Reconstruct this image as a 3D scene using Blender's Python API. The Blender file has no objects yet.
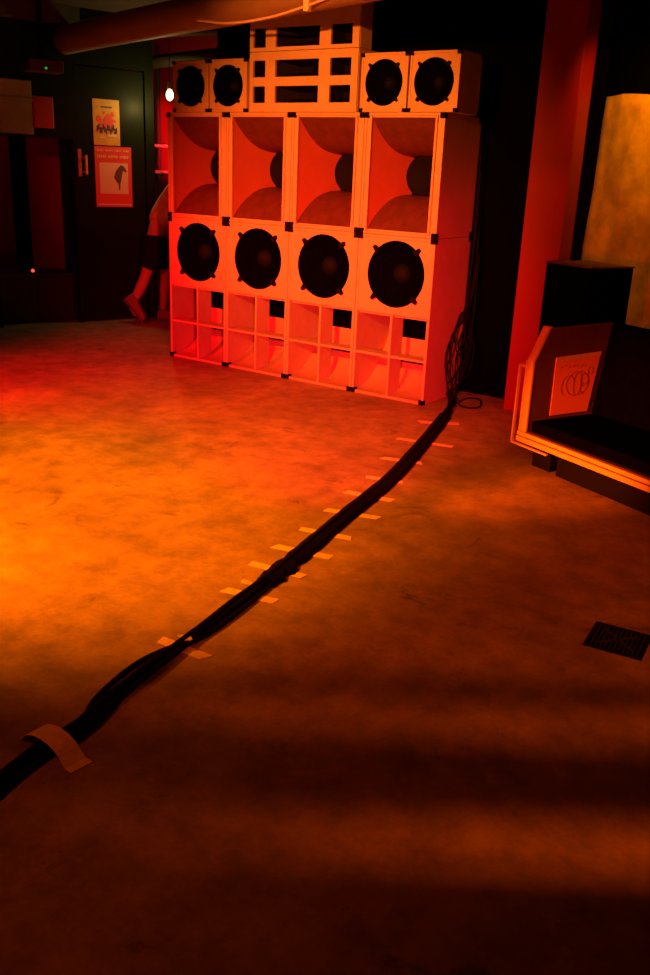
import bpy, bmesh, math, random
from mathutils import Vector, Matrix
random.seed(7)
C = bpy.context.scene.collection
S = bpy.context.scene

# ------------------------------------------------------------------ camera, world, lights
cam_d = bpy.data.cameras.new('camera'); cam = bpy.data.objects.new('camera', cam_d); C.objects.link(cam)
YAW, PIT, ROL = .600, -.338, .043
f = Vector((-math.sin(YAW)*math.cos(PIT), math.cos(YAW)*math.cos(PIT), math.sin(PIT)))
r = Vector((math.cos(YAW), math.sin(YAW), 0)); u = r.cross(f)
r2 = math.cos(ROL)*r + math.sin(ROL)*u; u2 = -math.sin(ROL)*r + math.cos(ROL)*u
M = Matrix((r2, u2, -f)).transposed().to_4x4(); M.translation = Vector((5.284, -5.368, 1.501))
cam.matrix_world = M
cam_d.sensor_fit = 'VERTICAL'; cam_d.sensor_height = 36; cam_d.lens = 36*900/975
cam_d.clip_start = .02; cam_d.clip_end = 60
S.camera = cam

w = bpy.data.worlds.new('world'); S.world = w; w.use_nodes = True
w.node_tree.nodes['Background'].inputs[0].default_value = (.5, .05, .02, 1)
w.node_tree.nodes['Background'].inputs[1].default_value = .004
S.view_settings.view_transform = 'Standard'; S.view_settings.look = 'None'
S.view_settings.exposure = 0; S.view_settings.gamma = 1

def spot(name, loc, tgt, col, power, ang, blend=.6, rad=.08):
    d = bpy.data.lights.new(name, 'SPOT'); d.color = col; d.energy = power
    d.spot_size = math.radians(ang); d.spot_blend = blend; d.shadow_soft_size = rad
    o = bpy.data.objects.new(name, d); C.objects.link(o); o.location = loc
    o.rotation_euler = (Vector(tgt)-Vector(loc)).to_track_quat('-Z', 'Y').to_euler()
    return o
def point(name, loc, col, power, rad=.05):
    d = bpy.data.lights.new(name, 'POINT'); d.color = col; d.energy = power; d.shadow_soft_size = rad
    o = bpy.data.objects.new(name, d); C.objects.link(o); o.location = loc
    return o
spot('amber_floor_spot', (1.95, -4.5, 2.65), (1.95, -2.85, 0), (1, .16, .0005), 2000, 68, 1.0, .15)
spot('orange_stack_spot', (2.5, -5.3, 2.6), (1.62, 0, 1.42), (1, .165, .012), 2100, 33, .9, .06)
spot('red_floor_spot', (-.2, -3.1, 1.7), (.5, -.4, .0), (1, .003, .004), 700, 76, 1.0, .06)
spot('red_stack_spot', (3.75, -3.3, .9), (1.6, 0, .30), (1, .006, .014), 1050, 54, 1.0, .05)
spot('red_pillar_spot', (3.6, -2.6, 1.0), (2.95, .3, .50), (1, .0015, .004), 80, 44, .35, .04)
spot('amber_sheet_spot', (3.44, .0, 2.5), (3.50, .69, 1.75), (1, .25, .001), 80, 90, 1.0, .04)
spot('orange_sofa_spot', (2.85, -3.3, .5), (3.85, -.9, .24), (1, .085, .002), 1200, 26, 1.0, .03)
spot('dim_red_floor_wash', (3.5, -1.2, 2.7), (3.9, -1.2, 0), (1, .006, .001), 48, 84, 1.0, .25)  # added unseen fill for the right-hand floor
spot('dim_amber_near_wash', (3.6, -5.2, 2.6), (3.2, -4.0, 0), (1, .09, .001), 46, 80, 1.0, .2)  # added unseen fill for the floor at lower left

spot('red_door_spot', (.9, -2.0, 2.3), (-1.65, .95, 1.45), (1, .02, .012), 150, 24, .9, .05)  # unseen light added to redden the lower door poster

# ------------------------------------------------------------------ materials
def mat(name, col, rough=.7, metal=0, noise=0, scale=8, col2=None, emit=None, es=1, bump=0):
    m = bpy.data.materials.new(name); m.use_nodes = True; nt = m.node_tree
    b = nt.nodes['Principled BSDF']; b.inputs['Roughness'].default_value = rough
    b.inputs['Specular IOR Level'].default_value = .5 if max(col) > .03 else (.1 if max(col) > .002 else 0)
    b.inputs['Metallic'].default_value = metal; b.inputs['Base Color'].default_value = (*col, 1)
    if noise or col2:
        tc = nt.nodes.new('ShaderNodeTexCoord'); n = nt.nodes.new('ShaderNodeTexNoise')
        n.inputs['Scale'].default_value = scale; n.inputs['Detail'].default_value = 8; n.inputs['Roughness'].default_value = .65
        nt.links.new(tc.outputs['Object'], n.inputs['Vector'])
        cr = nt.nodes.new('ShaderNodeValToRGB')
        c2 = col2 or tuple(c*(1-noise) for c in col)
        cr.color_ramp.elements[0].position = .35; cr.color_ramp.elements[0].color = (*c2, 1)
        cr.color_ramp.elements[1].position = .65; cr.color_ramp.elements[1].color = (*col, 1)
        nt.links.new(n.outputs['Fac'], cr.inputs['Fac']); nt.links.new(cr.outputs['Color'], b.inputs['Base Color'])
        if bump:
            bp = nt.nodes.new('ShaderNodeBump'); bp.inputs['Strength'].default_value = bump; bp.inputs['Distance'].default_value = .01
            nt.links.new(n.outputs['Fac'], bp.inputs['Height']); nt.links.new(bp.outputs['Normal'], b.inputs['Normal'])
    if emit:
        b.inputs['Emission Color'].default_value = (*emit, 1); b.inputs['Emission Strength'].default_value = es
    return m
PLY = mat('painted_plywood', (.62, .50, .38), .55, noise=.16, scale=5)
PLYD = mat('plywood_inner', (.55, .42, .32), .6, noise=.2, scale=6)
PLYR = mat('horn_flare_shaded', (.13, .03, .02), .6, noise=.35, scale=18)  # shade on the horn flares put into a darker red base
BLK = mat('black_plastic', (.004, .004, .004), .7)
CONE = mat('speaker_cone', (.0018, .0017, .0016), .7, noise=.3, scale=30)
HSIDE = mat('horn_side_red', (.42, .10, .06), .6, noise=.12, scale=6)  # redder and darker base than the cabinet plywood
RUB = mat('cable_rubber', (.004, .004, .004), .75)
GAFF = mat('gaffer_cloth', (.004, .003, .003), .8, noise=.4, scale=25)
TAPE = mat('masking_tape', (.88, .76, .52), .6, noise=.25, scale=40)
REDW = mat('red_light_tint', (.28, .001, .006), .6, noise=.12, scale=3)  # red light on pillar and far walls put into the base colour
DARKW = mat('black_paint', (.0015, .0015, .0015), .9)
GREEN = mat('dark_green_paint', (.011, .015, .007), .45, noise=.2, scale=4)
DRK = mat('dark_brown_paint', (.035, .022, .017), .8, noise=.3, scale=3)
CEIL = mat('ceiling_board', (.10, .075, .055), .85, noise=.35, scale=2)
BEIGE = mat('beige_board', (.42, .34, .22), .7, noise=.3, scale=4)
PIPE = mat('pipe_wrap', (.40, .30, .24), .6, noise=.25, scale=4)
STEEL = mat('pale_metal', (.65, .60, .52), .4, .3)
WOOD = mat('pale_wood_edge', (.70, .55, .38), .5, noise=.15, scale=12)
WOODD = mat('brown_board', (.10, .05, .04), .6, noise=.2, scale=6)
FAB = mat('black_upholstery', (.002, .0018, .0018), .85, noise=.3, scale=12)
PAPER = mat('pale_paper', (.75, .24, .15), .8)
INK = mat('dark_ink', (.14, .06, .05), .8)
SKIN = mat('skin', (.50, .30, .22), .55)
SHIRT = mat('pale_shirt', (.70, .55, .34), .7, noise=.3, scale=14)
SHORTS = mat('black_shorts_cloth', (.008, .008, .008), .9)
HAIR = mat('dark_hair', (.02, .015, .01), .8)
SHOE = mat('worn_shoe', (.22, .14, .10), .7)

def floor_mat():
    m = bpy.data.materials.new('stained_concrete'); m.use_nodes = True; nt = m.node_tree; N = nt.nodes; L = nt.links
    b = N['Principled BSDF']; b.inputs['Roughness'].default_value = .62
    tc = N.new('ShaderNodeTexCoord')
    def noise(s, d, ro, dis=0):
        n = N.new('ShaderNodeTexNoise'); n.inputs['Scale'].default_value = s; n.inputs['Detail'].default_value = d
        n.inputs['Roughness'].default_value = ro; n.inputs['Distortion'].default_value = dis
        L.new(tc.outputs['Object'], n.inputs['Vector']); return n
    def ramp(n, stops):
        c = N.new('ShaderNodeValToRGB'); e = c.color_ramp.elements
        e[0].position, e[0].color = stops[0][0], (*[stops[0][1]]*3, 1); e[1].position, e[1].color = stops[1][0], (*[stops[1][1]]*3, 1)
        for p, v in stops[2:]:
            x = e.new(p); x.color = (v, v, v, 1)
        L.new(n.outputs['Fac'], c.inputs['Fac']); return c
    a = ramp(noise(1.1, 9, .62, .6), [(.32, .50), (.64, 1.0)])
    c = ramp(noise(7, 8, .72), [(.36, .60), (.60, 1.0)])
    d = ramp(noise(2.3, 6, .75, 1.2), [(.31, .30), (.40, 1.0)])
    g = ramp(noise(60, 3, .6), [(.30, .86), (.62, 1.0)])
    prev = a
    for x in (c, d, g):
        mx = N.new('ShaderNodeMix'); mx.data_type = 'RGBA'; mx.blend_type = 'MULTIPLY'; mx.inputs['Factor'].default_value = 1
        L.new(prev.outputs[2 if prev.bl_idname == 'ShaderNodeMix' else 0], mx.inputs['A']); L.new(x.outputs[0], mx.inputs['B']); prev = mx
    t = N.new('ShaderNodeMix'); t.data_type = 'RGBA'; t.blend_type = 'MULTIPLY'; t.inputs['Factor'].default_value = 1
    L.new(prev.outputs[2], t.inputs['A']); t.inputs['B'].default_value = (.44, .36, .28, 1)
    L.new(t.outputs[2], b.inputs['Base Color'])
    bp = N.new('ShaderNodeBump'); bp.inputs['Strength'].default_value = .25; bp.inputs['Distance'].default_value = .01
    L.new(c.outputs[0], bp.inputs['Height']); L.new(bp.outputs['Normal'], b.inputs['Normal'])
    return m

# ------------------------------------------------------------------ mesh helpers
def box(bm, x0, x1, y0, y1, z0, z1, bev=0):
    v = [bm.verts.new((x, y, z)) for x in (x0, x1) for y in (y0, y1) for z in (z0, z1)]
    fs = [bm.faces.new([v[i] for i in q]) for q in ((0,1,3,2),(4,6,7,5),(0,4,5,1),(2,3,7,6),(0,2,6,4),(1,5,7,3))]
    if bev:
        es = list({e for q in fs for e in q.edges})
        bmesh.ops.bevel(bm, geom=es, offset=bev, segments=2, affect='EDGES', profile=.7)
    return fs
def prism(bm, poly, fn, a, b):      # poly: 2D points, fn(p, t) -> 3D
    A = [bm.verts.new(fn(p, a)) for p in poly]; B = [bm.verts.new(fn(p, b)) for p in poly]
    bm.faces.new(A); bm.faces.new(B[::-1]); n = len(poly)
    for i in range(n): bm.faces.new((A[i], B[i], B[(i+1) % n], A[(i+1) % n]))
def tube(bm, pts, rad, seg=8, closed=False):
    pts = [Vector(p) for p in pts]; rings = []; n = len(pts)
    nrm = None
    for i, p in enumerate(pts):
        d = (pts[min(i+1, n-1)]-pts[max(i-1, 0)]); d = d.normalized() if d.length > 1e-9 else Vector((0,0,1))
        if nrm is None: nrm = d.cross(Vector((0, 0, 1)) if abs(d.z) < .9 else Vector((1, 0, 0))).normalized()
        nrm = (nrm - d*nrm.dot(d)); nrm = nrm.normalized() if nrm.length > 1e-6 else d.orthogonal().normalized()
        bi = d.cross(nrm); rr = rad[i] if isinstance(rad, (list, tuple)) else rad
        rings.append([bm.verts.new(p + rr*(math.cos(2*math.pi*k/seg)*nrm + math.sin(2*math.pi*k/seg)*bi)) for k in range(seg)])
    for i in range(n-1):
        for k in range(seg): bm.faces.new((rings[i][k], rings[i][(k+1) % seg], rings[i+1][(k+1) % seg], rings[i+1][k]))
    bm.faces.new(rings[0][::-1]); bm.faces.new(rings[-1])
def lathe_y(bm, prof, cx, cy, cz, seg=40):     # prof: (radius, y) ; axis along y
    rings = []
    for rr, y in prof:
        if rr < 1e-6: rings.append([bm.verts.new((cx, cy+y, cz))])
        else: rings.append([bm.verts.new((cx+rr*math.cos(2*math.pi*k/seg), cy+y, cz+rr*math.sin(2*math.pi*k/seg))) for k in range(seg)])
    for a, b in zip(rings, rings[1:]):
        for k in range(seg):
            k2 = (k+1) % seg
            q = [a[k % len(a)], a[k2 % len(a)], b[k2 % len(b)], b[k % len(b)]]
            q = list(dict.fromkeys(q))
            if len(q) > 2: bm.faces.new(q)
def hole_panel(bm, x0, x1, z0, z1, cx, cz, R, y0, y1):
    ang = sorted(set([2*math.pi*k/56 for k in range(56)] + [math.atan2(z-cz, x-cx) % (2*math.pi) for x in (x0, x1) for z in (z0, z1)]))
    def outer(a):
        c, s = math.cos(a), math.sin(a); t = 1e9
        if c > 1e-9: t = min(t, (x1-cx)/c)
        if c < -1e-9: t = min(t, (x0-cx)/c)
        if s > 1e-9: t = min(t, (z1-cz)/s)
        if s < -1e-9: t = min(t, (z0-cz)/s)
        return cx+t*c, cz+t*s
    L = []
    for a in ang:
        ox, oz = outer(a); ix, iz = cx+R*math.cos(a), cz+R*math.sin(a)
        L.append([bm.verts.new(p) for p in ((ox, y0, oz), (ix, y0, iz), (ix, y1, iz), (ox, y1, oz))])
    n = len(L)
    for i in range(n):
        a, b = L[i], L[(i+1) % n]
        for k in range(4): bm.faces.new((a[k], b[k], b[(k+1) % 4], a[(k+1) % 4]))
def obj(name, bm, m, parent=None, smooth=False, bevel=0):
    bmesh.ops.recalc_face_normals(bm, faces=bm.faces)
    me = bpy.data.meshes.new(name); bm.to_mesh(me); bm.free(); me.materials.append(m)
    if smooth:
        for p in me.polygons: p.use_smooth = True
    o = bpy.data.objects.new(name, me); C.objects.link(o); o.parent = parent
    if bevel:
        b = o.modifiers.new('bevel', 'BEVEL'); b.width = bevel; b.segments = 2; b.limit_method = 'ANGLE'
    return o
def B(name, m, parent, *boxes, bevel=0):
    bm = bmesh.new()
    for q in boxes: box(bm, *q)
    return obj(name, bm, m, parent, bevel=bevel)
def tag(o, label, cat, group=None):
    o['label'] = label; o['category'] = cat
    if group: o['group'] = group
    return o
def thing(name, label, cat, loc=(0, 0, 0), rz=0, group=None):
    o = bpy.data.objects.new(name, None); C.objects.link(o); o.location = loc; o.rotation_euler = (0, 0, rz)
    o.empty_display_size = .1
    return tag(o, label, cat, group)
def struct(o): o['kind'] = 'structure'; return o
def kids(o): return [c for c in ALL() if c.parent == o]
def ALL(): return list(C.objects)
def dup(root, loc, label):
    src = ALL()
    def cp(o, par):
        c = o.copy(); C.objects.link(c); c.parent = par
        for k in src:
            if k.parent == o: cp(k, c)
        return c
    c = cp(root, None); c.location = loc; c['label'] = label
    return c
def place(o, loc, rz=0): o.location = loc; o.rotation_euler = (0, 0, rz); return o

# ------------------------------------------------------------------ structure
o = struct(B('floor', floor_mat(), None, (-6, 8.5, -6.5, 4.5, -.1, 0)))
o = struct(B('ceiling', CEIL, None, (-6, 4.2, -3.3, 4.5, 2.78, 2.9)))
struct(B('wall_back', DARKW, None, (-.02, 2.9, .60, .72, 0, 2.78)))
pl = struct(B('trim_1', REDW, None, (2.862, 3.13, .30, .50, 0, 2.78), bevel=.006))      # pillar, with its red light put into the colour
# left wall in its own frame: local x = along the wall, y = behind it
LW = (-1.98, -.22, 0); LR = math.atan2(.953, .304)
wl = B('wall_left', GREEN, None, (-1.6, .04, 0, .1, 0, 2.78), (.04, .80, 0, .1, 1.68, 2.78), (.80, .83, 0, .1, 0, 2.78),
       (.83, 1.54, 0, .1, 2.32, 2.78), (1.54, 1.63, 0, .1, 0, 2.78))
place(struct(wl), LW, LR)
dr = B('door_1', GREEN, None, (.835, 1.53, .015, .06, .01, 2.31), bevel=.004); place(struct(dr), LW, LR)
h = bmesh.new(); tube(h, [(.90, -.055, 1.38), (.90, -.055, 1.55)], .012); box(h, .888, .912, -.055, .02, 1.39, 1.41); box(h, .888, .912, -.055, .02, 1.52, 1.54)
obj('handle', h, STEEL, dr)
place(struct(B('trim_2', BEIGE, None, (-.9, .42, -.06, 0, 1.70, 2.14), (-.9, .42, -.075, -.055, 1.97, 2.0), bevel=.004)), LW, LR)
place(struct(B('wall_alcove', REDW, None, (-1.2, 1.0, .85, .93, 0, 2.78))), LW, LR)
struct(B('wall_rear', REDW, None, (-2.6, -.02, 2.0, 2.1, 0, 2.78)))
# wall behind the sofa
c0 = Vector((3.39, -.72, 0)); RA = math.atan2(-.425, .905)
place(struct(B('wall_right', DARKW, None, (-1.0, 3.2, 1.36, 1.46, 0, 2.78))), c0, RA)

# ceiling beams
struct(B('trim_3', DRK, None, (-5.5, 4.0, 1.1, 1.28, 2.6, 2.78)))
struct(B('trim_4', CEIL, None, (-1.9, -1.7, -3.0, 1.0, 2.62, 2.78)))
struct(B('trim_5', BEIGE, None, (1.6, 3.9, -.42, -.36, 2.47, 2.53)))

# ------------------------------------------------------------------ loudspeakers
W = .596
def corners(t, w_, d, h_, s=.034):
    e = .0018
    for x in (0, 1):
        for y in (0, 1):
            for z in (0, 1):
                x0, x1 = (-e, s) if x == 0 else (w_-s, w_+e)
                y0, y1 = (-.008, s) if y == 0 else (d-s, d+.006)
                z0, z1 = (-e*0, s) if z == 0 else (h_-s, h_-.0)
                bm = bmesh.new(); box(bm, x0, x1, y0, y1, z0, z1, .006)
                obj('corner_protector', bm, BLK, t)
def woofer(t, cx, cz, R, y=0, clamps=True):
    bm = bmesh.new()
    lathe_y(bm, [(R*1.0, .03), (R*1.0, -.006), (R*.95, -.012), (R*.90, -.004), (R*.86, .004), (R*.30, .085), (0, .085)], cx, y, cz, 48)
    k = obj('driver', bm, CONE, t, smooth=True)
    bm = bmesh.new(); lathe_y(bm, [(R*.30, .083), (R*.25, .06), (R*.13, .045), (0, .04)], cx, y, cz, 24)
    obj('dust_cap', bm, BLK, k, smooth=True)
    if clamps:
        for a in (45, 135, 225, 315):
            a = math.radians(a); ca, sa = math.cos(a), math.sin(a); bm = bmesh.new()
            q = [(.92, -.09), (1.07, -.06), (1.13, -.045), (1.13, .045), (1.07, .06), (.92, .09)]
            prism(bm, q, lambda p, tt: (cx+R*(p[0]*ca-p[1]*sa), y+tt, cz+R*(p[0]*sa+p[1]*ca)), -.020, .0)
            obj('clamp', bm, BLK, t)
GB = 'bass cabinets in the bottom row'
def bass(label):
    t = thing('bass_cabinet', label, 'loudspeaker', group=GB); H, D = 1.110, .514; th = .020
    bm = bmesh.new()
    box(bm, 0, th, 0, D, 0, H); box(bm, W-th, W, 0, D, 0, H); box(bm, th, W-th, 0, D, H-th, H); box(bm, th, W-th, 0, D, 0, th)
    box(bm, th, W-th, D-th, D, th, H-th)
    obj('cabinet', bm, PLY, t, bevel=.003)
    bm = bmesh.new(); hole_panel(bm, th, W-th, .590, H-th, W/2+.012, .860, .216, .006, .026)
    obj('baffle', bm, PLY, t)
    woofer(t, W/2+.012, .860, .221, .004)
    # port mouth below the baffle
    B('port_divider', PLY, t, (W/2-.008, W/2+.008, .004, .16, .022, .588))
    B('port_shelf', PLY, t, (th, W/2-.009, .006, .12, .290, .306)); B('port_shelf', PLY, t, (W/2+.009, W-th, .006, .12, .290, .306))
    bm = bmesh.new()      # curved scoop board rising to the back, and a sloped roof
    pr = [(.01+.44*(1-math.cos(a)), .024+.30*(a/1.57)**2.6) for a in [1.57*i/10 for i in range(11)]]
    pr = [(.02+.43*(i/10), .022+.34*(i/10)**2.4) for i in range(11)]
    poly = pr + [(p[0]+.0, p[1]-.0+.0) for p in []]
    lo = [(p[0]+.012, max(.0205, p[1]-.012)) for p in pr][::-1]
    prism(bm, pr+lo, lambda p, x: (x, p[0], p[1]), th, W-th)
    obj('scoop_board', bm, PLYD, t)
    B('inner_roof', PLYD, t, (th, W-th, .03, .40, .572, .587))
    B('inner_board', PLYD, t, (.17, .45, .290, .304, .150, .570))
    B('dark_slot_panel', DARKW, t, (.185, .435, .284, .2895, .395, .562)); B('dark_slot_panel', DARKW, t, (.185, .435, .284, .2895, .215, .262))  # flat black panels put in for the dark inside of deeper slots
    corners(t, W, D, H)
    return t
labs = ['orange-lit bass cabinet at the left end of the bottom row, beside the walking person',
        'orange-lit bass cabinet on the floor, second from the left in the bottom row',
        'orange-lit bass cabinet on the floor, third from the left in the bottom row',
        'orange-lit bass cabinet at the right end of the bottom row, nearest the hanging cables']
b0 = bass(labs[0]); b0.location = (.002, 0, 0)
for i in (1, 2, 3): dup(b0, (.002+.6*i, 0, 0), labs[i])

GM = 'horn cabinets in the middle row'
def horn(label):
    t = thing('horn_cabinet', label, 'loudspeaker', group=GM); H, D = .762, .514; th = .018
    bm = bmesh.new()
    box(bm, 0, th, 0, D, 0, H); box(bm, W-th, W, 0, D, 0, H); box(bm, th, W-th, 0, D, H-th, H); box(bm, th, W-th, 0, D, 0, th)
    box(bm, th, W-th, D-th, D, th, H-th)
    obj('cabinet', bm, PLY, t, bevel=.003)
    ml, mr, mb, mt_ = .055, .535, .030, H-.030
    B('front_frame', PLY, t, (th, ml, .008, .03, th, H-th), (mr, W-th, .008, .03, th, H-th), (ml, mr, .008, .03, th, mb), (ml, mr, .008, .03, mt_, H-th), bevel=.002)
    B('batten', PLY, t, (mr-.004, mr+.012, -.006, .008, th, H-th), bevel=.002); B('batten', PLY, t, (ml-.012, ml+.004, -.006, .008, th, H-th), bevel=.002)
    # horn: straight side walls, exponential top and bottom
    cx, cz, Dh, tw, tht = (ml+mr)/2, H/2, .36, .115, .125
    n = 14; V = []; sec = []
    for i in range(n+1):
        s = i/n; y = .012+Dh*s
        hw = (mr-ml)/2 + (tw-(mr-ml)/2)*s
        hz = tht + ((mt_-mb)/2-tht)*(1-s)**2.6
        sec.append((y, hw, hz))
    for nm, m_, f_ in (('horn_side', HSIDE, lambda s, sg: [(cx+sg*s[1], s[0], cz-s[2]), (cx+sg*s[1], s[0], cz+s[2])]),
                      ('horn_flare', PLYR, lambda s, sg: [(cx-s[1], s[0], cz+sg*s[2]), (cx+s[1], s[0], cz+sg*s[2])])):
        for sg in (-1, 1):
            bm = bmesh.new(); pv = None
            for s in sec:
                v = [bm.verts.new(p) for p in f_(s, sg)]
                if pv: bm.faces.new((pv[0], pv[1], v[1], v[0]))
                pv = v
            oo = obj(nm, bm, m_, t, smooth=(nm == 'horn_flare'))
    bm = bmesh.new()
    lathe_y(bm, [(.135, .05), (.135, .0), (.125, -.012), (.11, -.004), (.04, .01), (0, .01)], cx, Dh-.045, cz, 36)
    obj('driver', bm, BLK, t, smooth=True)
    B('throat_plate', DARKW, t, (cx-.16, cx+.16, Dh+.045, Dh+.06, cz-.17, cz+.17))
    for x in (.036, W-.036):
        bm = bmesh.new(); lathe_y(bm, [(.008, .004), (.008, -.004), (0, -.006)], x, .006, H/2, 10); obj('screw', bm, STEEL, t)
    corners(t, W, D, H)
    return t
labs = ['orange-lit horn cabinet at the left end of the middle row, under the narrow round-speaker boxes',
        'orange-lit horn cabinet second from the left in the middle row',
        'orange-lit horn cabinet third from the left in the middle row, under the slotted boxes',
        'orange-lit horn cabinet at the right end of the middle row, its bare side showing']
h0 = horn(labs[0]); h0.location = (.002, 0, 1.112)
for i in (1, 2, 3): dup(h0, (.002+.6*i, 0, 1.112), labs[i])

def kick(label):
    t = thing('small_speaker_cabinet', label, 'loudspeaker', group='small round-speaker boxes in the top row'); w_, H, D = .352, .352, .30; th = .015
    bm = bmesh.new()
    box(bm, 0, th, 0, D, 0, H); box(bm, w_-th, w_, 0, D, 0, H); box(bm, th, w_-th, 0, D, H-th, H); box(bm, th, w_-th, 0, D, 0, th); box(bm, th, w_-th, D-th, D, th, H-th)
    obj('cabinet', bm, PLY, t, bevel=.004)
    bm = bmesh.new(); hole_panel(bm, th, w_-th, th, H-th, w_/2, H/2, .134, .006, .022); obj('baffle', bm, PLY, t)
    woofer(t, w_/2, H/2, .138, .004)
    corners(t, w_, D, H, .024)
    return t
labs = ['small orange speaker box at the left end of the top row, beside the bare bulb',
        'small orange speaker box between the leftmost small box and the slotted box',
        'small orange speaker box just right of the slotted boxes on the top row',
        'small orange speaker box at the right end of the top row']
xs = (.07, .435, 1.755, 2.12); ZT = 1.8755
k0 = kick(labs[0]); k0.location = (xs[0], 0, ZT)
for i in (1, 2, 3): dup(k0, (xs[i], 0, ZT), labs[i])

def slotted(name, label, w_, H, rows, D):
    t = thing(name, label, 'loudspeaker', group='slotted tweeter boxes in the top row'); th = .018
    bm = bmesh.new()
    box(bm, 0, th, 0, D, 0, H); box(bm, w_-th, w_, 0, D, 0, H); box(bm, th, w_-th, 0, D, H-th, H); box(bm, th, w_-th, 0, D, 0, th); box(bm, th, w_-th, D-th, D, th, H-th)
    obj('cabinet', bm, PLY, t, bevel=.003)
    cols = [(.035, .155), (.25, .655), (.755, .940)]
    zs = [0] + [z for rr in rows for z in rr] + [H]
    bm = bmesh.new()
    for i in range(0, len(zs), 2): box(bm, .002, w_-.002, -.010, .008, zs[i]+.001, zs[i+1]-.001)
    for (z0, z1) in rows:
        xx = [.002] + [c*w_ for q in cols for c in q] + [w_-.002]
        for i in range(0, len(xx), 2): box(bm, xx[i], xx[i+1], -.010, .008, z0-.001, z1+.001)
    obj('front_panel', bm, PLY, t)
    for (z0, z1) in rows:
        for ci, (a, b) in enumerate(cols):
            a *= w_; b *= w_; bm = bmesh.new(); m_ = (z1-z0)/2; cz = (z0+z1)/2
            # flared rectangular mouth narrowing to a throat
            R0 = [(a, .008, z0), (b, .008, z0), (b, .008, z1), (a, .008, z1)]
            cx = (a+b)/2; q = min((b-a)*.28, .06); R1 = [(cx-q, .11, cz-.02), (cx+q, .11, cz-.02), (cx+q, .11, cz+.02), (cx-q, .11, cz+.02)]
            A_ = [bm.verts.new(p) for p in R0]; B_ = [bm.verts.new(p) for p in R1]
            for i in range(4): bm.faces.new((A_[i], A_[(i+1) % 4], B_[(i+1) % 4], B_[i]))
            bm.faces.new(B_)
            obj('tweeter_horn', bm, BLK, t)
    return t
c1 = slotted('slotted_speaker_cabinet', 'orange slotted speaker box with two rows of black slots, standing on the horn cabinets', .915, .385, [(.060, .165), (.225, .330)], .30)
c1.location = (.822, 0, ZT)
c2 = slotted('slotted_speaker_cabinet', 'orange slotted speaker box stacked on top, partly behind the ceiling pipe', .915, .30, [(.025, .145), ], .14)
c2.location = (.822, 0, ZT+.387)

# dark metal rack piece right of the top boxes
# ------------------------------------------------------------------ floor cable bundle
def catmull(P, n=8):
    P = [Vector(p) for p in P]; out = []
    Q = [2*P[0]-P[1]] + P + [2*P[-1]-P[-2]]
    for i in range(1, len(Q)-2):
        for k in range(n):
            t = k/n; a, b, c, d = Q[i-1:i+3]
            out.append(.5*((2*b)+(c-a)*t+(2*a-5*b+4*c-d)*t*t+(3*b-a-3*c+d)*t**3))
    out.append(P[-1]); return out
def fl(px, py):        # the floor point a pixel of the photo shows
    d = f + r2*((px-325)/900) - u2*((py-487.5)/900); k = -1.501/d.z
    return Vector((5.284, -5.368, 1.501)) + d*k
path = [fl(*q) for q in ((452, 404), (444, 418), (430, 436), (413, 456), (393, 478), (370, 498), (345, 518), (317, 542), (290, 565), (265, 586), (235, 610), (200, 637), (160, 669), (110, 708), (75, 737), (45, 752), (12, 777), (-40, 822), (-110, 880))]
CR = .0095
def offs(i, k, n):    # lateral offset and height of cable k at knot i
    tight = 1 if i < 9 else 1.0
    lay = k % 7
    base = [(-.030, 0), (-.018, 0), (-.006, 0), (.006, 0), (.018, 0), (.030, 0), (-.012, 1)][lay] if k < 7 else ((.012, 1), (0, 1.9))[k-7]
    j = random.uniform(-.010, .010) if i > 8 else random.uniform(-.004, .004)
    return base[0]*.78+j*.7, CR + base[1]*CR*1.6 + (random.uniform(0, .004) if i > 8 else 0)
ups = [[(2.44, .50, 1.30), (2.445, .47, .95), (2.44, .45, .62), (2.47, .40, .42), (2.44, .36, .28)],
       [(2.43, .51, 1.55), (2.43, .50, 1.0), (2.45, .43, .60), (2.42, .30, .44), (2.45, .27, .22)],
       [(2.46, .50, .92), (2.46, .46, .66), (2.48, .38, .50), (2.50, .40, .30), (2.47, .28, .16)],
       [(2.45, .52, 1.15), (2.47, .48, .75), (2.44, .36, .55), (2.46, .24, .36), (2.46, .20, .18)],
       [(2.43, .52, .85), (2.45, .49, .55), (2.50, .44, .40), (2.52, .36, .22), (2.48, .26, .10)],
       [(2.42, .50, 1.75), (2.425, .50, 1.2), (2.44, .46, .70), (2.43, .33, .50), (2.43, .22, .30)],
       [(2.46, .53, .70), (2.49, .46, .48), (2.46, .34, .34), (2.49, .30, .20), (2.47, .20, .12)],
       [(2.44, .52, .60), (2.43, .40, .38), (2.48, .36, .33), (2.51, .30, .14), (2.47, .20, .07)],
       [(2.47, .52, 1.0), (2.48, .50, .60), (2.51, .42, .30), (2.50, .34, .12), (2.47, .22, .05)]]
for k in range(9):
    pts = [Vector(p) for p in ups[k]]
    for i, p in enumerate(path):
        d = (path[min(i+1, len(path)-1)]-path[max(i-1, 0)]).normalized(); nn = Vector((d.y, -d.x, 0))
        lo, hz = offs(i, k, 9)
        if k == 1 and 12 <= i <= 13: lo = .07 if i == 12 else .055; hz = CR      # strays from the bundle
        if k == 0 and i == 12: lo = .045; hz = CR
        pts.append(p + nn*(-lo if False else lo) + Vector((0, 0, hz)))
    bm = bmesh.new(); cc = catmull(pts, 6); tube(bm, cc, [.0052 if i_ < 24 else min(CR, .0052+.0004*(i_-24)) for i_ in range(len(cc))], 7)
    tag(obj('speaker_cable', bm, RUB, None, smooth=True), 'thin black cable hanging beside the bass cabinets and running in the bundle across the floor', 'cable', 'cables in the floor bundle')
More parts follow.
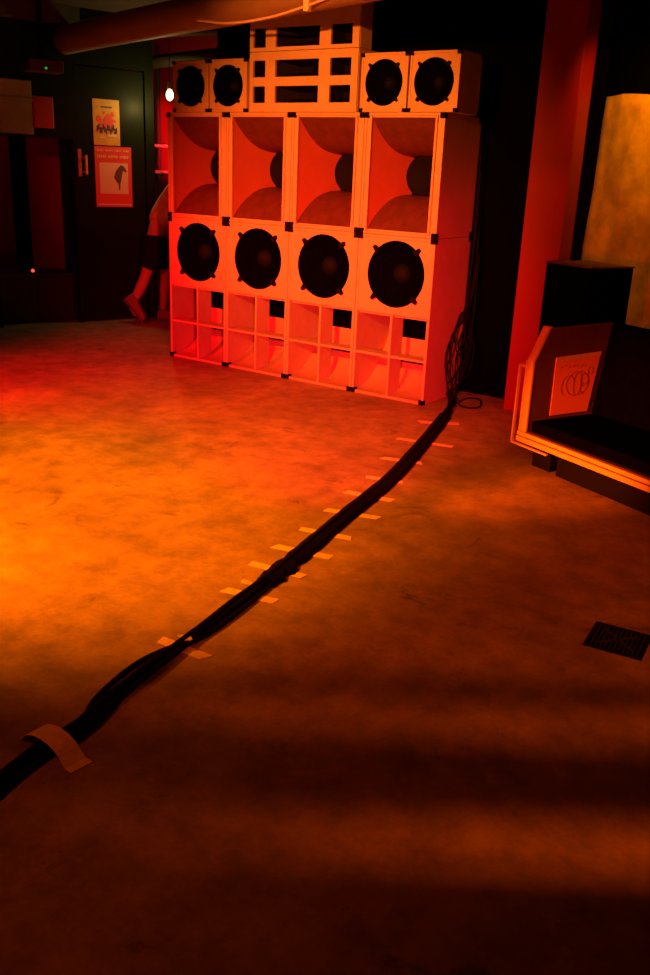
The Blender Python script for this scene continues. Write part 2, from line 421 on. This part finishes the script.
# loop of slack cable on the floor at the back
bm = bmesh.new()
lp = [fl(*q)+Vector((0, 0, .007)) for q in ((458, 404), (464, 400), (472, 399), (480, 401), (480, 407), (473, 409), (464, 408), (459, 406))]
tube(bm, catmull(lp, 6), .006, 7)
tag(obj('slack_cable', bm, RUB, None, smooth=True), 'thin black cable lying in a flat loop on the floor behind the hanging cables', 'cable')
for i, (pp, rr, lb) in enumerate((([(2.418, .47, .62), (2.42, .36, .58), (2.43, .30, .44), (2.45, .34, .32), (2.47, .42, .40), (2.45, .46, .55)], .005, 'black slack cable hanging in a tall loop against the cabinet side'),
                       ([(2.47, .44, .46), (2.49, .37, .30), (2.50, .33, .16), (2.52, .39, .20), (2.51, .45, .36)], .005, 'black slack cable hanging in a low loop just above the floor'))):
    bm = bmesh.new(); tube(bm, catmull([(a+.018, b, c) for a, b, c in pp]+[(pp[0][0]+.018, pp[0][1], pp[0][2])], 6), rr, 7)
    tag(obj('hanging_cable', bm, RUB, None, smooth=True), lb, 'cable', 'loose cable loops')

# black gaffer tape laid over the far half of the bundle
bm = bmesh.new(); q = catmull(path[1:10], 6); pv = None
for i, p in enumerate(q):
    d = (q[min(i+1, len(q)-1)]-q[max(i-1, 0)]).normalized(); nn = Vector((d.y, -d.x, 0)); hw = .047 + (random.uniform(-.003, .003) if i < 40 else random.uniform(-.018, .012))
    v = [bm.verts.new(p + nn*(hw*a) + Vector((0, 0, b))) for a, b in ((-1, .003), (-.72, .026), (-.3, .038), (.3, .038), (.72, .026), (1, .003))]
    if pv:
        for k in range(5): bm.faces.new((pv[k], pv[k+1], v[k+1], v[k]))
    pv = v
g = obj('gaffer_tape', bm, GAFF, None); m_ = g.modifiers.new('solid', 'SOLIDIFY'); m_.thickness = .0015
tag(g, 'long black cloth tape covering the far half of the cable run', 'tape')

# pale tape strips
def strip(name, a, b, width, h=.0015, skew=0, hump=None):
    a = Vector(a); b = Vector(b); d = (b-a).normalized(); nn = Vector((d.y, -d.x, 0)); L = (b-a).length
    n = 16 if hump else 5; bm = bmesh.new(); rows = []
    for i in range(n+1):
        t = i/n; z = .0012
        if hump: z += .047*max(0, 1-((t-hump)*L/.09)**2)**.6 if abs((t-hump)*L) < .09 else 0
        j = random.uniform(-.003, .003) if 0 < i < n else random.uniform(-.01, .01)
        p = a + d*(L*t) ; z0 = z
        rows.append([bm.verts.new((p+nn*(s*width/2)+d*(j if i in (0, n) else 0)*s + Vector((0, 0, z0+h*e)))) for s, e in ((-1, 0), (1, 0), (1, 1), (-1, 1))])
    for x, y in zip(rows, rows[1:]):
        for k in range(4): bm.faces.new((x[k], x[(k+1) % 4], y[(k+1) % 4], y[k]))
    bm.faces.new(rows[0]); bm.faces.new(rows[-1][::-1])
    return obj(name, bm, TAPE, None)
T = [((419, 422), (459, 424)), ((397.5, 438.5), (453, 447)), ((382, 458), (421.5, 463.5)), ((366, 477), (403, 483)), ((345.4, 492), (393, 501)),
     ((325.5, 510), (379, 518.5)), ((300, 529), (351, 539)), ((274, 546.5), (331, 558)), ((250, 563.5), (304, 577)), ((224, 590), (276, 602)), ((160, 640), (206, 658))]
wid = [.075, .05, .055, .055, .06, .055, .055, .06, .055, .055, .055]
ordn = ['first', 'second', 'third', 'fourth', 'fifth', 'sixth', 'seventh', 'eighth', 'ninth', 'tenth', 'eleventh']
for i, (a, b) in enumerate(T):
    tag(strip('tape_strip', fl(*a), fl(*b), wid[i]*.8), f'short strip of pale tape under the cable run, {ordn[i]} counting away from the speaker stack', 'tape', 'pale tape strips along the cables')
big = strip('tape_strip', fl(31, 736), fl(82, 768), .066, hump=.42)
tag(big, 'broad pale tape strip humped over the cable bundle near the photo\'s lower left corner', 'tape', 'pale tape strips along the cables')
for (a, lb) in (((185, 648), 'small torn scrap of pale tape on top of the cable bundle, nearer the camera'), ((247, 592), 'torn scrap of pale tape on the cables, by the end of the black cloth tape'), ((341, 514), 'small bright scrap of pale tape at the edge of the black cloth tape')):
    p = fl(*a) + Vector((0, 0, .038 if a[0] < 300 else .006)); bm = bmesh.new(); q = [Vector((random.uniform(.8, 1.2)*.027*math.cos(t_), random.uniform(.8, 1.2)*.018*math.sin(t_), 0)) for t_ in [i*math.pi/4+.3 for i in range(8)]]
    prism(bm, q, lambda v, t_: (p.x+v.x, p.y+v.y, p.z+t_), 0, .003)
    tag(obj('tape_scrap', bm, TAPE, None), lb, 'tape', 'torn tape scraps')

# ------------------------------------------------------------------ drain
t = thing('floor_drain', 'square black floor drain with a crossed grate in the bare concrete', 'drain', (4.567, -2.475, 0), math.radians(6))
B('frame', BLK, t, (-.098, .098, -.098, -.086, 0, .006), (-.098, .098, .086, .098, 0, .006), (-.098, -.086, -.086, .086, 0, .006), (.086, .098, -.086, .086, 0, .006))
bm = bmesh.new(); box(bm, -.086, .086, -.086, .086, .0005, .002)
obj('well', bm, DARKW, t)
GR = mat('grate_iron', (.03, .022, .018), .6)
bm = bmesh.new()
for i in range(-5, 6):
    x = i*.0155; box(bm, x-.0025, x+.0025, -.086, .086, .002, .0045)
prism(bm, [(-.006, -.08), (.006, -.08), (.006, .08), (-.006, .08)], lambda p, q: ((p[0]+p[1])*.72, (p[1]-p[0])*.72, q), .0045, .007)
prism(bm, [(-.006, -.08), (.006, -.08), (.006, .08), (-.006, .08)], lambda p, q: ((p[0]-p[1])*.72, (p[1]+p[0])*.72, q), .0045, .007)
obj('grate', bm, GR, t)

# ------------------------------------------------------------------ sofa bench (local x along the front, y to the back)
sf = thing('bench_sofa', 'low black upholstered bench sofa with pale wood-edged end panel and front rail', 'sofa', c0 + Vector((.905, -.425, 0))*.035, RA)
L_ = 2.0
prof = [(0, .125), (0, .575), (.02, .61), (.085, .745), (.57, .755), (.57, .125)]
for x0, nm in ((0, 'end_panel'), (L_, 'end_panel')):
    bm = bmesh.new(); prism(bm, prof, lambda p, x: (x, p[0], p[1]), x0+.012, x0+.050); e = obj(nm, bm, WOODD, sf)
    # lighter edge strip that follows the front profile
    bm = bmesh.new(); ed = [(-.012, .125), (-.012, .58), (.008, .617), (.072, .757), (.10, .757), (.085, .745), (.02, .61), (0, .575), (0, .125)]
    prism(bm, ed, lambda p, x: (x, p[0], p[1]), x0+.008, x0+.054); obj('edge_strip', bm, WOOD, e)
tm = bmesh.new(); box(tm, -.004, .011, -.012, .02, .13, .572)
box(tm, -.050, -.040, -.02, -.004, .105, .545); box(tm, -.050, -.002, -.02, -.004, .535, .547); box(tm, -.050, .24, -.02, -.004, .097, .107)
obj('metal_trim', tm, WOOD, sf)
B('front_rail', WOOD, sf, (.0, L_+.03, -.030, -.013, .124, .152), (.0, L_+.03, -.026, -.013, .158, .180), bevel=.003)
B('rail_core', WOODD, sf, (.056, L_-.002, -.012, .02, .125, .185))
bm = bmesh.new(); box(bm, .056, L_-.004, .022, .50, .15, .245, .02); obj('seat_cushion', bm, FAB, sf)
bm = bmesh.new(); prism(bm, [(.47, .246), (.54, .76), (.60, .76), (.60, .14), (.505, .14), (.505, .246)], lambda p, x: (x, p[0], p[1]), .056, L_-.004); obj('backrest', bm, FAB, sf, bevel=.01)
B('leg', BLK, sf, (.10, .24, .02, .16, 0, .124)); B('leg', BLK, sf, (L_-.25, L_-.1, .02, .16, 0, .124)); B('leg', BLK, sf, (.10, .24, .42, .55, 0, .124))
B('plinth', BLK, sf, (.30, L_-.3, .01, .56, 0, .124))
# drawing pinned to the inside of the end panel
pa = bmesh.new(); prism(pa, [(.155, .26), (.44, .262), (.485, .60), (.15, .585)], lambda p, x: (x, p[0], p[1]), .0515, .056)
pp = thing('drawing_sheet', 'pale sheet with a faint line drawing, leaning inside the sofa end panel', 'drawing', c0 + Vector((.905, -.425, 0))*.035, RA)
obj('sheet', pa, PAPER, pp)
pa = bmesh.new(); prism(pa, [(.150, .565), (.482, .580), (.487, .605), (.149, .590)], lambda p, x: (x, p[0], p[1]), .0565, .060); obj('top_edge', pa, WOOD, pp)
ln = bmesh.new()
def ring(cy, cz, ry, rz_, a0=0, a1=2*math.pi, n=18, rad=.0009):
    tube(ln, [(.0575, cy+ry*math.cos(a0+(a1-a0)*i/n), cz+rz_*math.sin(a0+(a1-a0)*i/n)) for i in range(n+1)], rad, 5)
ring(.33, .43, .085, .07); ring(.26, .42, .05, .06, .5, 4); ring(.38, .45, .03, .035); ring(.39, .40, .035, .03, 1, 5); ring(.42, .50, .02, .02); ring(.33, .43, .03, .065)
for i in range(7): tube(ln, [(.0575, .19+.03*i, .53+.006*math.sin(i*2)), (.0575, .205+.03*i, .535-.004*math.cos(i*3))], .0014, 5)
obj('drawn_lines', ln, INK, pp)

# black cabinet behind the sofa
bc = thing('black_cabinet', 'tall plain black box cabinet standing behind the bench sofa beside the red-lit pillar', 'cabinet', c0, RA)
B('cabinet', FAB, bc, (-.62, -.24, .665, 1.02, 0, 1.02), bevel=.004)
B('top_panel', WOODD, bc, (-.625, -.235, .66, 1.025, 1.02, 1.028))
B('front_panel', FAB, bc, (-.60, -.26, .655, .664, .70, .98), (-.60, -.26, .655, .664, .05, .68))

# sheet hung on the right wall
SHEET = mat('amber_sheet_cloth', (.60, .44, .16), .6, noise=.45, scale=7, bump=.4)
bm = bmesh.new(); nx, nz = 90, 30; G = []
for j in range(nz+1):
    z = 2.035*(1-j/nz)+.15*(j/nz); row = []
    for i in range(nx+1):
        x = -.955 + 2.9*i/nx - .05*(j/nz)*(1-i/nx)
        y = 1.335 + .010*math.sin(x*17+z*2.5) + .006*math.sin(x*41-z*3) + .006*math.sin(x*9+z*7)
        row.append(bm.verts.new((x, y, z + (.006*math.sin(x*14) if j == 0 else 0))))
    G.append(row)
for j in range(nz):
    for i in range(nx): bm.faces.new((G[j][i], G[j][i+1], G[j+1][i+1], G[j+1][i]))
sh = obj('hanging_sheet', bm, SHEET, None, smooth=True); m_ = sh.modifiers.new('solid', 'SOLIDIFY'); m_.thickness = .004
place(tag(sh, 'large amber-lit cloth sheet hung on the dark wall behind the sofa', 'sheet'), c0, RA)

# ------------------------------------------------------------------ left wall: posters, alcove, lamp
YEL = mat('yellow_print', (.75, .42, .06), .6, noise=.3, scale=9); RDP = mat('red_print', (.75, .06, .05), .6)
DKP = mat('purple_print', (.06, .02, .06), .6); PNK = mat('pale_print', (.80, .55, .45), .6)
p1 = place(thing('wall_poster', 'small yellow poster with red and dark figures, upper one on the green door', 'poster', group='posters on the green door'), LW, LR)
B('sheet', YEL, p1, (1.010, 1.275, .009, .0135, 1.645, 2.045))
bm = bmesh.new()
for i in range(26):
    a = random.uniform(0, 6.28); rr = random.random()**.6; x = 1.14+.09*rr*math.cos(a); z = 1.87+.085*rr*math.sin(a); q = random.uniform(.012, .024)
    prism(bm, [(x+q*math.cos(k*1.05), z+q*1.3*math.sin(k*1.05)) for k in range(6)], lambda p, y: (p[0], y, p[1]), .0065+.00005*i, .009)
obj('printed_figure', bm, RDP, p1)
bm = bmesh.new()
for i in range(14):
    x = 1.05+.0145*i; z = 1.785+.02*math.sin(i*1.9); box(bm, x-.006, x+.007, .0055, .0064, z-.024, z+.026)
box(bm, 1.09, 1.20, .0055, .0064, 1.972, 1.984); obj('printed_lettering', bm, DKP, p1)
bm = bmesh.new(); box(bm, 1.15, 1.24, .0056, .0064, 1.72, 1.745); box(bm, 1.06, 1.13, .0056, .0064, 1.705, 1.715); obj('printed_caption', bm, PNK, p1)
p2 = place(thing('wall_poster', 'red poster with a dark figure on a pale panel, lower one on the door', 'poster', group='posters on the green door'), LW, LR)
B('sheet', RDP, p2, (1.012, 1.385, .009, .0135, 1.09, 1.635))
B('printed_panel', PNK, p2, (1.055, 1.345, .0075, .0085, 1.21, 1.49))
bm = bmesh.new()
for z, h_, n in ((1.60, .016, 22), (1.545, .030, 17)):
    x = 1.035
    for i in range(n):
        w_ = random.uniform(.6, 1.0)*.31/n
        if i % 6 != 5: box(bm, x, x+w_*.8, .0068, .0085, z-h_/2*random.uniform(.6, 1), z+h_/2*random.uniform(.6, 1))
        x += .325/n
box(bm, 1.03, 1.37, .0068, .0085, 1.105, 1.118)
obj('printed_lettering', bm, PNK, p2)
bm = bmesh.new()
fig = [(1.20, 1.36), (1.215, 1.41), (1.245, 1.45), (1.275, 1.475), (1.305, 1.46), (1.33, 1.42), (1.318, 1.405), (1.295, 1.425), (1.285, 1.40), (1.275, 1.35), (1.262, 1.30), (1.258, 1.25), (1.245, 1.245), (1.244, 1.30), (1.225, 1.32)]
prism(bm, fig, lambda p, y: (p[0], y, p[1]), .0055, .0073)
obj('printed_figure', bm, INK, p2)
# little sheet beside the posters
tag(place(B('paper_flyer', mat('flyer_paper', (.45, .20, .15), .7), None, (.835, .868, -.022, -.016, 1.36, 1.60)), LW, LR), 'narrow crumpled flyer fixed to the door edge left of the posters', 'flyer')
# red box on the beige fascia
t = place(thing('wall_box', 'small red wall-mounted box at the end of the beige fascia board', 'box'), LW, LR)
B('housing', mat('red_box_paint', (.5, .03, .02), .5), t, (.425, .61, -.06, 0, 1.76, 2.02), bevel=.005)
B('cover_plate', mat('red_cover_paint', (.4, .03, .02), .5), t, (.44, .595, -.066, -.061, 1.775, 2.005))
# black post and low cabinet in the alcove
tag(place(B('black_post', DARKW, None, (.40, .52, .45, .57, 0, 2.2)), LW, LR), 'black post standing in the red-lit alcove', 'post')
t = place(thing('low_cabinet', 'low dark cabinet in the red-lit alcove', 'cabinet'), LW, LR)
B('body', DRK, t, (.06, .79, .14, .44, 0, .44), bevel=.006); B('top', DRK, t, (.052, .798, .13, .445, .44, .462))
B('door', DRK, t, (.07, .42, .128, .139, .03, .43), (.43, .78, .128, .139, .03, .43))
t = place(thing('indicator_lamp', 'tiny glowing red lamp on top of the low dark cabinet', 'lamp'), LW, LR)
bm = bmesh.new(); tube(bm, [(.42, .2, .462), (.42, .2, .475)], .018); obj('base', bm, BLK, t)
bm = bmesh.new(); bmesh.ops.create_uvsphere(bm, u_segments=12, v_segments=8, radius=.016, matrix=Matrix.Translation((.42, .2, .488))); obj('bulb', bm, mat('red_lamp', (1, .1, .05), emit=(1, .06, .03), es=2), t)
al = point('alcove_red_light', (-1.98-.55*.953+.5*.304, -.22+.55*.304+.5*.953, 2.5), (1, .01, .008), 1.3, .05)
al.location = (-1.98+.304*.45-.953*.62, -.22+.953*.45+.304*.62, 2.3)

# bare bulb lamp beside the stack
lx = Vector((-1.10, 1.16, 2.12))
t = thing('bare_bulb_lamp', 'glowing bare bulb hanging beside the top left speaker box', 'lamp', lx)
bm = bmesh.new(); lathe_y(bm, [(0, 0)], 0, 0, 0) if False else None
bmesh.ops.create_uvsphere(bm, u_segments=20, v_segments=14, radius=.042, matrix=Matrix.Translation((0, 0, -.02)) @ Matrix.Diagonal((.8, .8, 1.15, 1)))
obj('bulb', bm, mat('glowing_bulb', (1, .8, .4), emit=(1, .78, .30), es=9), t, smooth=True)
bm = bmesh.new(); tube(bm, [(0, 0, .03), (0, 0, .09)], [.024, .018], 14); obj('socket', bm, STEEL, t)
bm = bmesh.new(); tube(bm, [(0, 0, .09), (0, 0, .678)], .004, 6); obj('cord', bm, RUB, t)
point('bulb_light', lx+Vector((-.16, .02, -.12)), (1, .72, .20), 7, .03)
# pipe with clips on the rear wall
t = thing('wall_pipe', 'thin dark vertical pipe with two pale clips on the red-lit rear wall', 'pipe', (-2.03, 1.94, 0))
bm = bmesh.new(); tube(bm, [(0, 0, .3), (0, 0, 2.6)], .022, 10); obj('pipe', bm, DRK, t)
for z in (1.42, 1.68): B('clip', STEEL, t, (-.06, .10, -.035, .058, z-.014, z+.014))
spot('red_rear_light', (-1.25, 1.45, 1.6), (-2.05, 2.0, 1.75), (1, .012, .03), 130, 50, .6, .04)

# ------------------------------------------------------------------ ceiling: pipe, cable, beam lamp
bm = bmesh.new(); tube(bm, catmull([(-2.4, .74, 2.50), (-.9, .25, 2.505), (.7, -.18, 2.515), (2.2, -.62, 2.52), (4.0, -1.15, 2.52)], 6), .115, 24)
tag(obj('ceiling_pipe', bm, PIPE, None, smooth=True), 'thick lagged pipe running under the ceiling in front of the top slotted box', 'pipe')
bm = bmesh.new(); tube(bm, [(-4.2, 2.2, 2.44), (-.2, 1.2, 2.44)], .06, 16)
tag(obj('ceiling_pipe', bm, DRK, None, smooth=True), 'thinner dim pipe behind the thick one, above the green door', 'pipe')
bm = bmesh.new(); wp = catmull([(.60, -.31, 2.435), (.95, -.40, 2.385), (1.35, -.48, 2.385), (1.75, -.58, 2.42), (2.2, -.72, 2.47), (2.7, -.9, 2.5)], 6); tube(bm, wp, .008, 8)
tag(obj('white_cable', bm, mat('white_pvc', (.8, .72, .6), .5), None, smooth=True), 'white cable sagging under the thick ceiling pipe', 'cable')
bm = bmesh.new(); box(bm, 1.715, 1.755, -.60, -.56, 2.385, 2.455, .008)
tag(obj('cable_clip', bm, mat('white_clip', (.9, .85, .7), .4), None), 'bright white clip holding the cable to the thick pipe', 'clip')
# small device at the left end of the pipe
t = place(thing('ceiling_device', 'small dark device with a green light under the ceiling at upper left', 'device'), LW, LR)
B('housing', WOODD, t, (.32, .62, -.32, -.14, 2.20, 2.30), bevel=.01); B('bracket', BLK, t, (.45, .48, -.24, -.21, 2.30, 2.78))
bm = bmesh.new(); bmesh.ops.create_uvsphere(bm, u_segments=10, v_segments=8, radius=.011, matrix=Matrix.Translation((.46, -.325, 2.23))); obj('indicator', bm, mat('green_led', (.1, .5, .1), emit=(.03, .5, .06), es=.6), t)

# ------------------------------------------------------------------ added unseen light and blades behind the camera, shaping bands on the near floor
F = Vector((-math.sin(YAW), math.cos(YAW), 0)); Rv = Vector((math.cos(YAW), math.sin(YAW), 0)); P0 = Vector((5.284, -5.368, 0))
wl_, zl, zb = -.55, 2.62, 2.15
LP = P0 + F*wl_ + Rv*.75
t = thing('band_blocker_rig', 'unseen added light with horizontal blocking blades that shape bands on the near floor', 'lamp', (LP.x, LP.y, 0), math.atan2(Rv.y, Rv.x))
def blade(w0, w1):
    k = (zl-zb)/zl; a, b = (w0-wl_)*k, (w1-wl_)*k
    B('band_blocker', BLK, t, (-.45, .45, a, b, zb-.004, zb+.004))  # added blocker, shapes one dark band on the floor
blade(.55, 1.66); blade(1.86, 2.15); blade(2.39, 2.475)
B('housing', BLK, t, (-.46, .46, .12, .70, zl+.06, zl+.08), (-.47, -.455, .12, .72, zb-.01, zl+.08), (.455, .47, .12, .72, zb-.01, zl+.08))  # baffles around the added light
spot('band_light', (LP.x, LP.y, zl), P0+F*2.35+Rv*1.15, (1, .10, .001), 360, 62, 1.0, .016)  # unseen source added for the floor bands

# ------------------------------------------------------------------ person walking behind the stack
def skin(name, pts, edges, m, parent, sub=2, root=0):
    me = bpy.data.meshes.new(name); me.from_pydata([p[0] for p in pts], edges, []); me.materials.append(m)
    o = bpy.data.objects.new(name, me); C.objects.link(o); o.parent = parent
    o.modifiers.new('skin', 'SKIN').use_smooth_shade = True
    sv = me.skin_vertices[0].data
    for i, p in enumerate(pts): sv[i].radius = (p[1], p[2] if len(p) > 2 else p[1]); sv[i].use_root = (i == root)
    s_ = o.modifiers.new('sub', 'SUBSURF'); s_.levels = sub; s_.render_levels = sub
    return o
pe = thing('person', 'person in pale shirt and black shorts striding behind the left end of the stack', 'person', (-1.32, 1.10, 0), math.atan2(.58, .81))
# local x = walking direction, y = the far side
J = dict(pel=((.06, 0, .90), .125, .10), spi=((.13, 0, 1.08), .12, .09), che=((.27, 0, 1.28), .135, .10), nkb=((.35, 0, 1.42), .06, .055), nk=((.40, 0, 1.48), .05, .05),
         hd=((.46, 0, 1.58), .085, .075), top=((.49, 0, 1.68), .075, .07),
         hr=((.05, -.09, .84), .085, .085), kr=((-.04, -.09, .48), .055, .055), cr=((-.09, -.09, .36), .058, .058), ar=((-.20, -.09, .16), .034, .034), tr=((-.13, -.09, .06), .03, .03),
         hl=((.08, .09, .84), .085, .085), kl=((.12, .09, .47), .055, .055), cl=((.11, .09, .34), .056, .056), al=((.09, .09, .09), .036, .036), tl=((.20, .09, .04), .03, .03),
         sr=((.33, -.18, 1.36), .055, .055), er=((.40, -.22, 1.10), .04, .04), wr=((.60, -.19, 1.02), .028, .028), pr=((.67, -.18, 1.01), .03, .022),
         sl=((.33, .18, 1.36), .055, .055), el=((.36, .22, 1.09), .04, .04), wl=((.55, .2, .99), .028, .028), pl=((.62, .19, .98), .03, .022))
K = list(J); ch = [('pel','spi'),('spi','che'),('che','nkb'),('nkb','nk'),('nk','hd'),('hd','top'),('pel','hr'),('hr','kr'),('kr','cr'),('cr','ar'),('ar','tr'),('pel','hl'),('hl','kl'),('kl','cl'),('cl','al'),('al','tl'),
      ('che','sr'),('sr','er'),('er','wr'),('wr','pr'),('che','sl'),('sl','el'),('el','wl'),('wl','pl')]
pts = [J[k] for k in K]; ed = [(K.index(a), K.index(b)) for a, b in ch]
for side, (px_, py_, pz_) in (('pr', J['pr'][0]), ('pl', J['pl'][0])):      # four fingers and a thumb on each hand
    for q, (dy, ln_) in enumerate(((-.030, .065), (-.010, .078), (.010, .075), (.029, .060))):
        b_ = len(pts); pts.append(((px_+.030, py_+dy, pz_), .009, .009)); pts.append(((px_+.030+ln_*.5, py_+dy*1.15, pz_-.008), .008, .008)); pts.append(((px_+.03+ln_*.9, py_+dy*1.15, pz_-.030), .007, .007))
        ed += [(K.index(side), b_), (b_, b_+1), (b_+1, b_+2)]
    b_ = len(pts); sg = 1 if py_ < 0 else -1
    pts.append(((px_+.0, py_+sg*.035, pz_-.01), .011, .011)); pts.append(((px_+.035, py_+sg*.055, pz_-.022), .009, .009)); ed += [(K.index(side), b_), (b_, b_+1)]
skin('body', pts, ed, SKIN, pe, 2)
skin('shirt', [((.05, 0, .90), .155, .13), ((.12, 0, 1.06), .15, .12), ((.27, 0, 1.28), .16, .12), ((.34, 0, 1.40), .09, .085), ((.33, -.185, 1.355), .075, .075), ((.39, -.225, 1.17), .065, .065), ((.33, .185, 1.355), .075, .075), ((.355, .225, 1.17), .065, .065)],
     [(0,1),(1,2),(2,3),(2,4),(4,5),(2,6),(6,7)], SHIRT, pe, 2)
skin('shorts', [((.06, 0, .92), .15, .13), ((.055, -.085, .80), .125, .125), ((.0, -.09, .60), .105, .105), ((-.03, -.09, .52), .10, .10), ((.085, .085, .80), .125, .125), ((.11, .09, .60), .105, .105), ((.12, .09, .50), .10, .10)],
     [(0,1),(1,2),(2,3),(0,4),(4,5),(5,6)], SHORTS, pe, 2)
def shoe(hx, hz, tx, tz, y):
    d = Vector((tx-hx, 0, tz-hz)).normalized(); n_ = Vector((-d.z, 0, d.x)); L = Vector((tx-hx, 0, tz-hz)).length; bm = bmesh.new()
    prof = [(0, 0), (0, .07), (.02, .10), (.08, .105), (.12, .08), (.20, .06), (L-.02, .045), (L, .02), (L-.01, 0)]
    prism(bm, prof, lambda p, t_: (hx+d.x*p[0]+n_.x*p[1], y+t_, hz+d.z*p[0]+n_.z*p[1]), -.045, .045)
    o = obj('shoe', bm, SHOE, pe, bevel=.012); bm = bmesh.new()
    prism(bm, [(-.004, -.018), (-.004, 0), (L+.004, 0), (L+.002, -.018)], lambda p, t_: (hx+d.x*p[0]+n_.x*p[1], y+t_, hz+d.z*p[0]+n_.z*p[1]), -.048, .048)
    obj('sole', bm, WOODD, o)
shoe(-.255, .235, -.075, .022, -.09)
shoe(.035, .02, .30, .02, .09)
bm = bmesh.new(); bmesh.ops.create_uvsphere(bm, u_segments=20, v_segments=14, radius=.105, matrix=Matrix.Translation((.455, 0, 1.66)) @ Matrix.Diagonal((1.0, .86, 1.02, 1)))
obj('hair', bm, HAIR, pe, smooth=True)
bm = bmesh.new(); bmesh.ops.create_cone(bm, cap_ends=True, segments=8, radius1=.018, radius2=.006, depth=.045, matrix=Matrix.Translation((.565, 0, 1.585)))
obj('nose', bm, SKIN, pe, smooth=True)
for y in (-.035, .035):
    bm = bmesh.new(); bmesh.ops.create_uvsphere(bm, u_segments=10, v_segments=8, radius=.012, matrix=Matrix.Translation((.552, y, 1.61))); obj('eye', bm, BLK, pe)
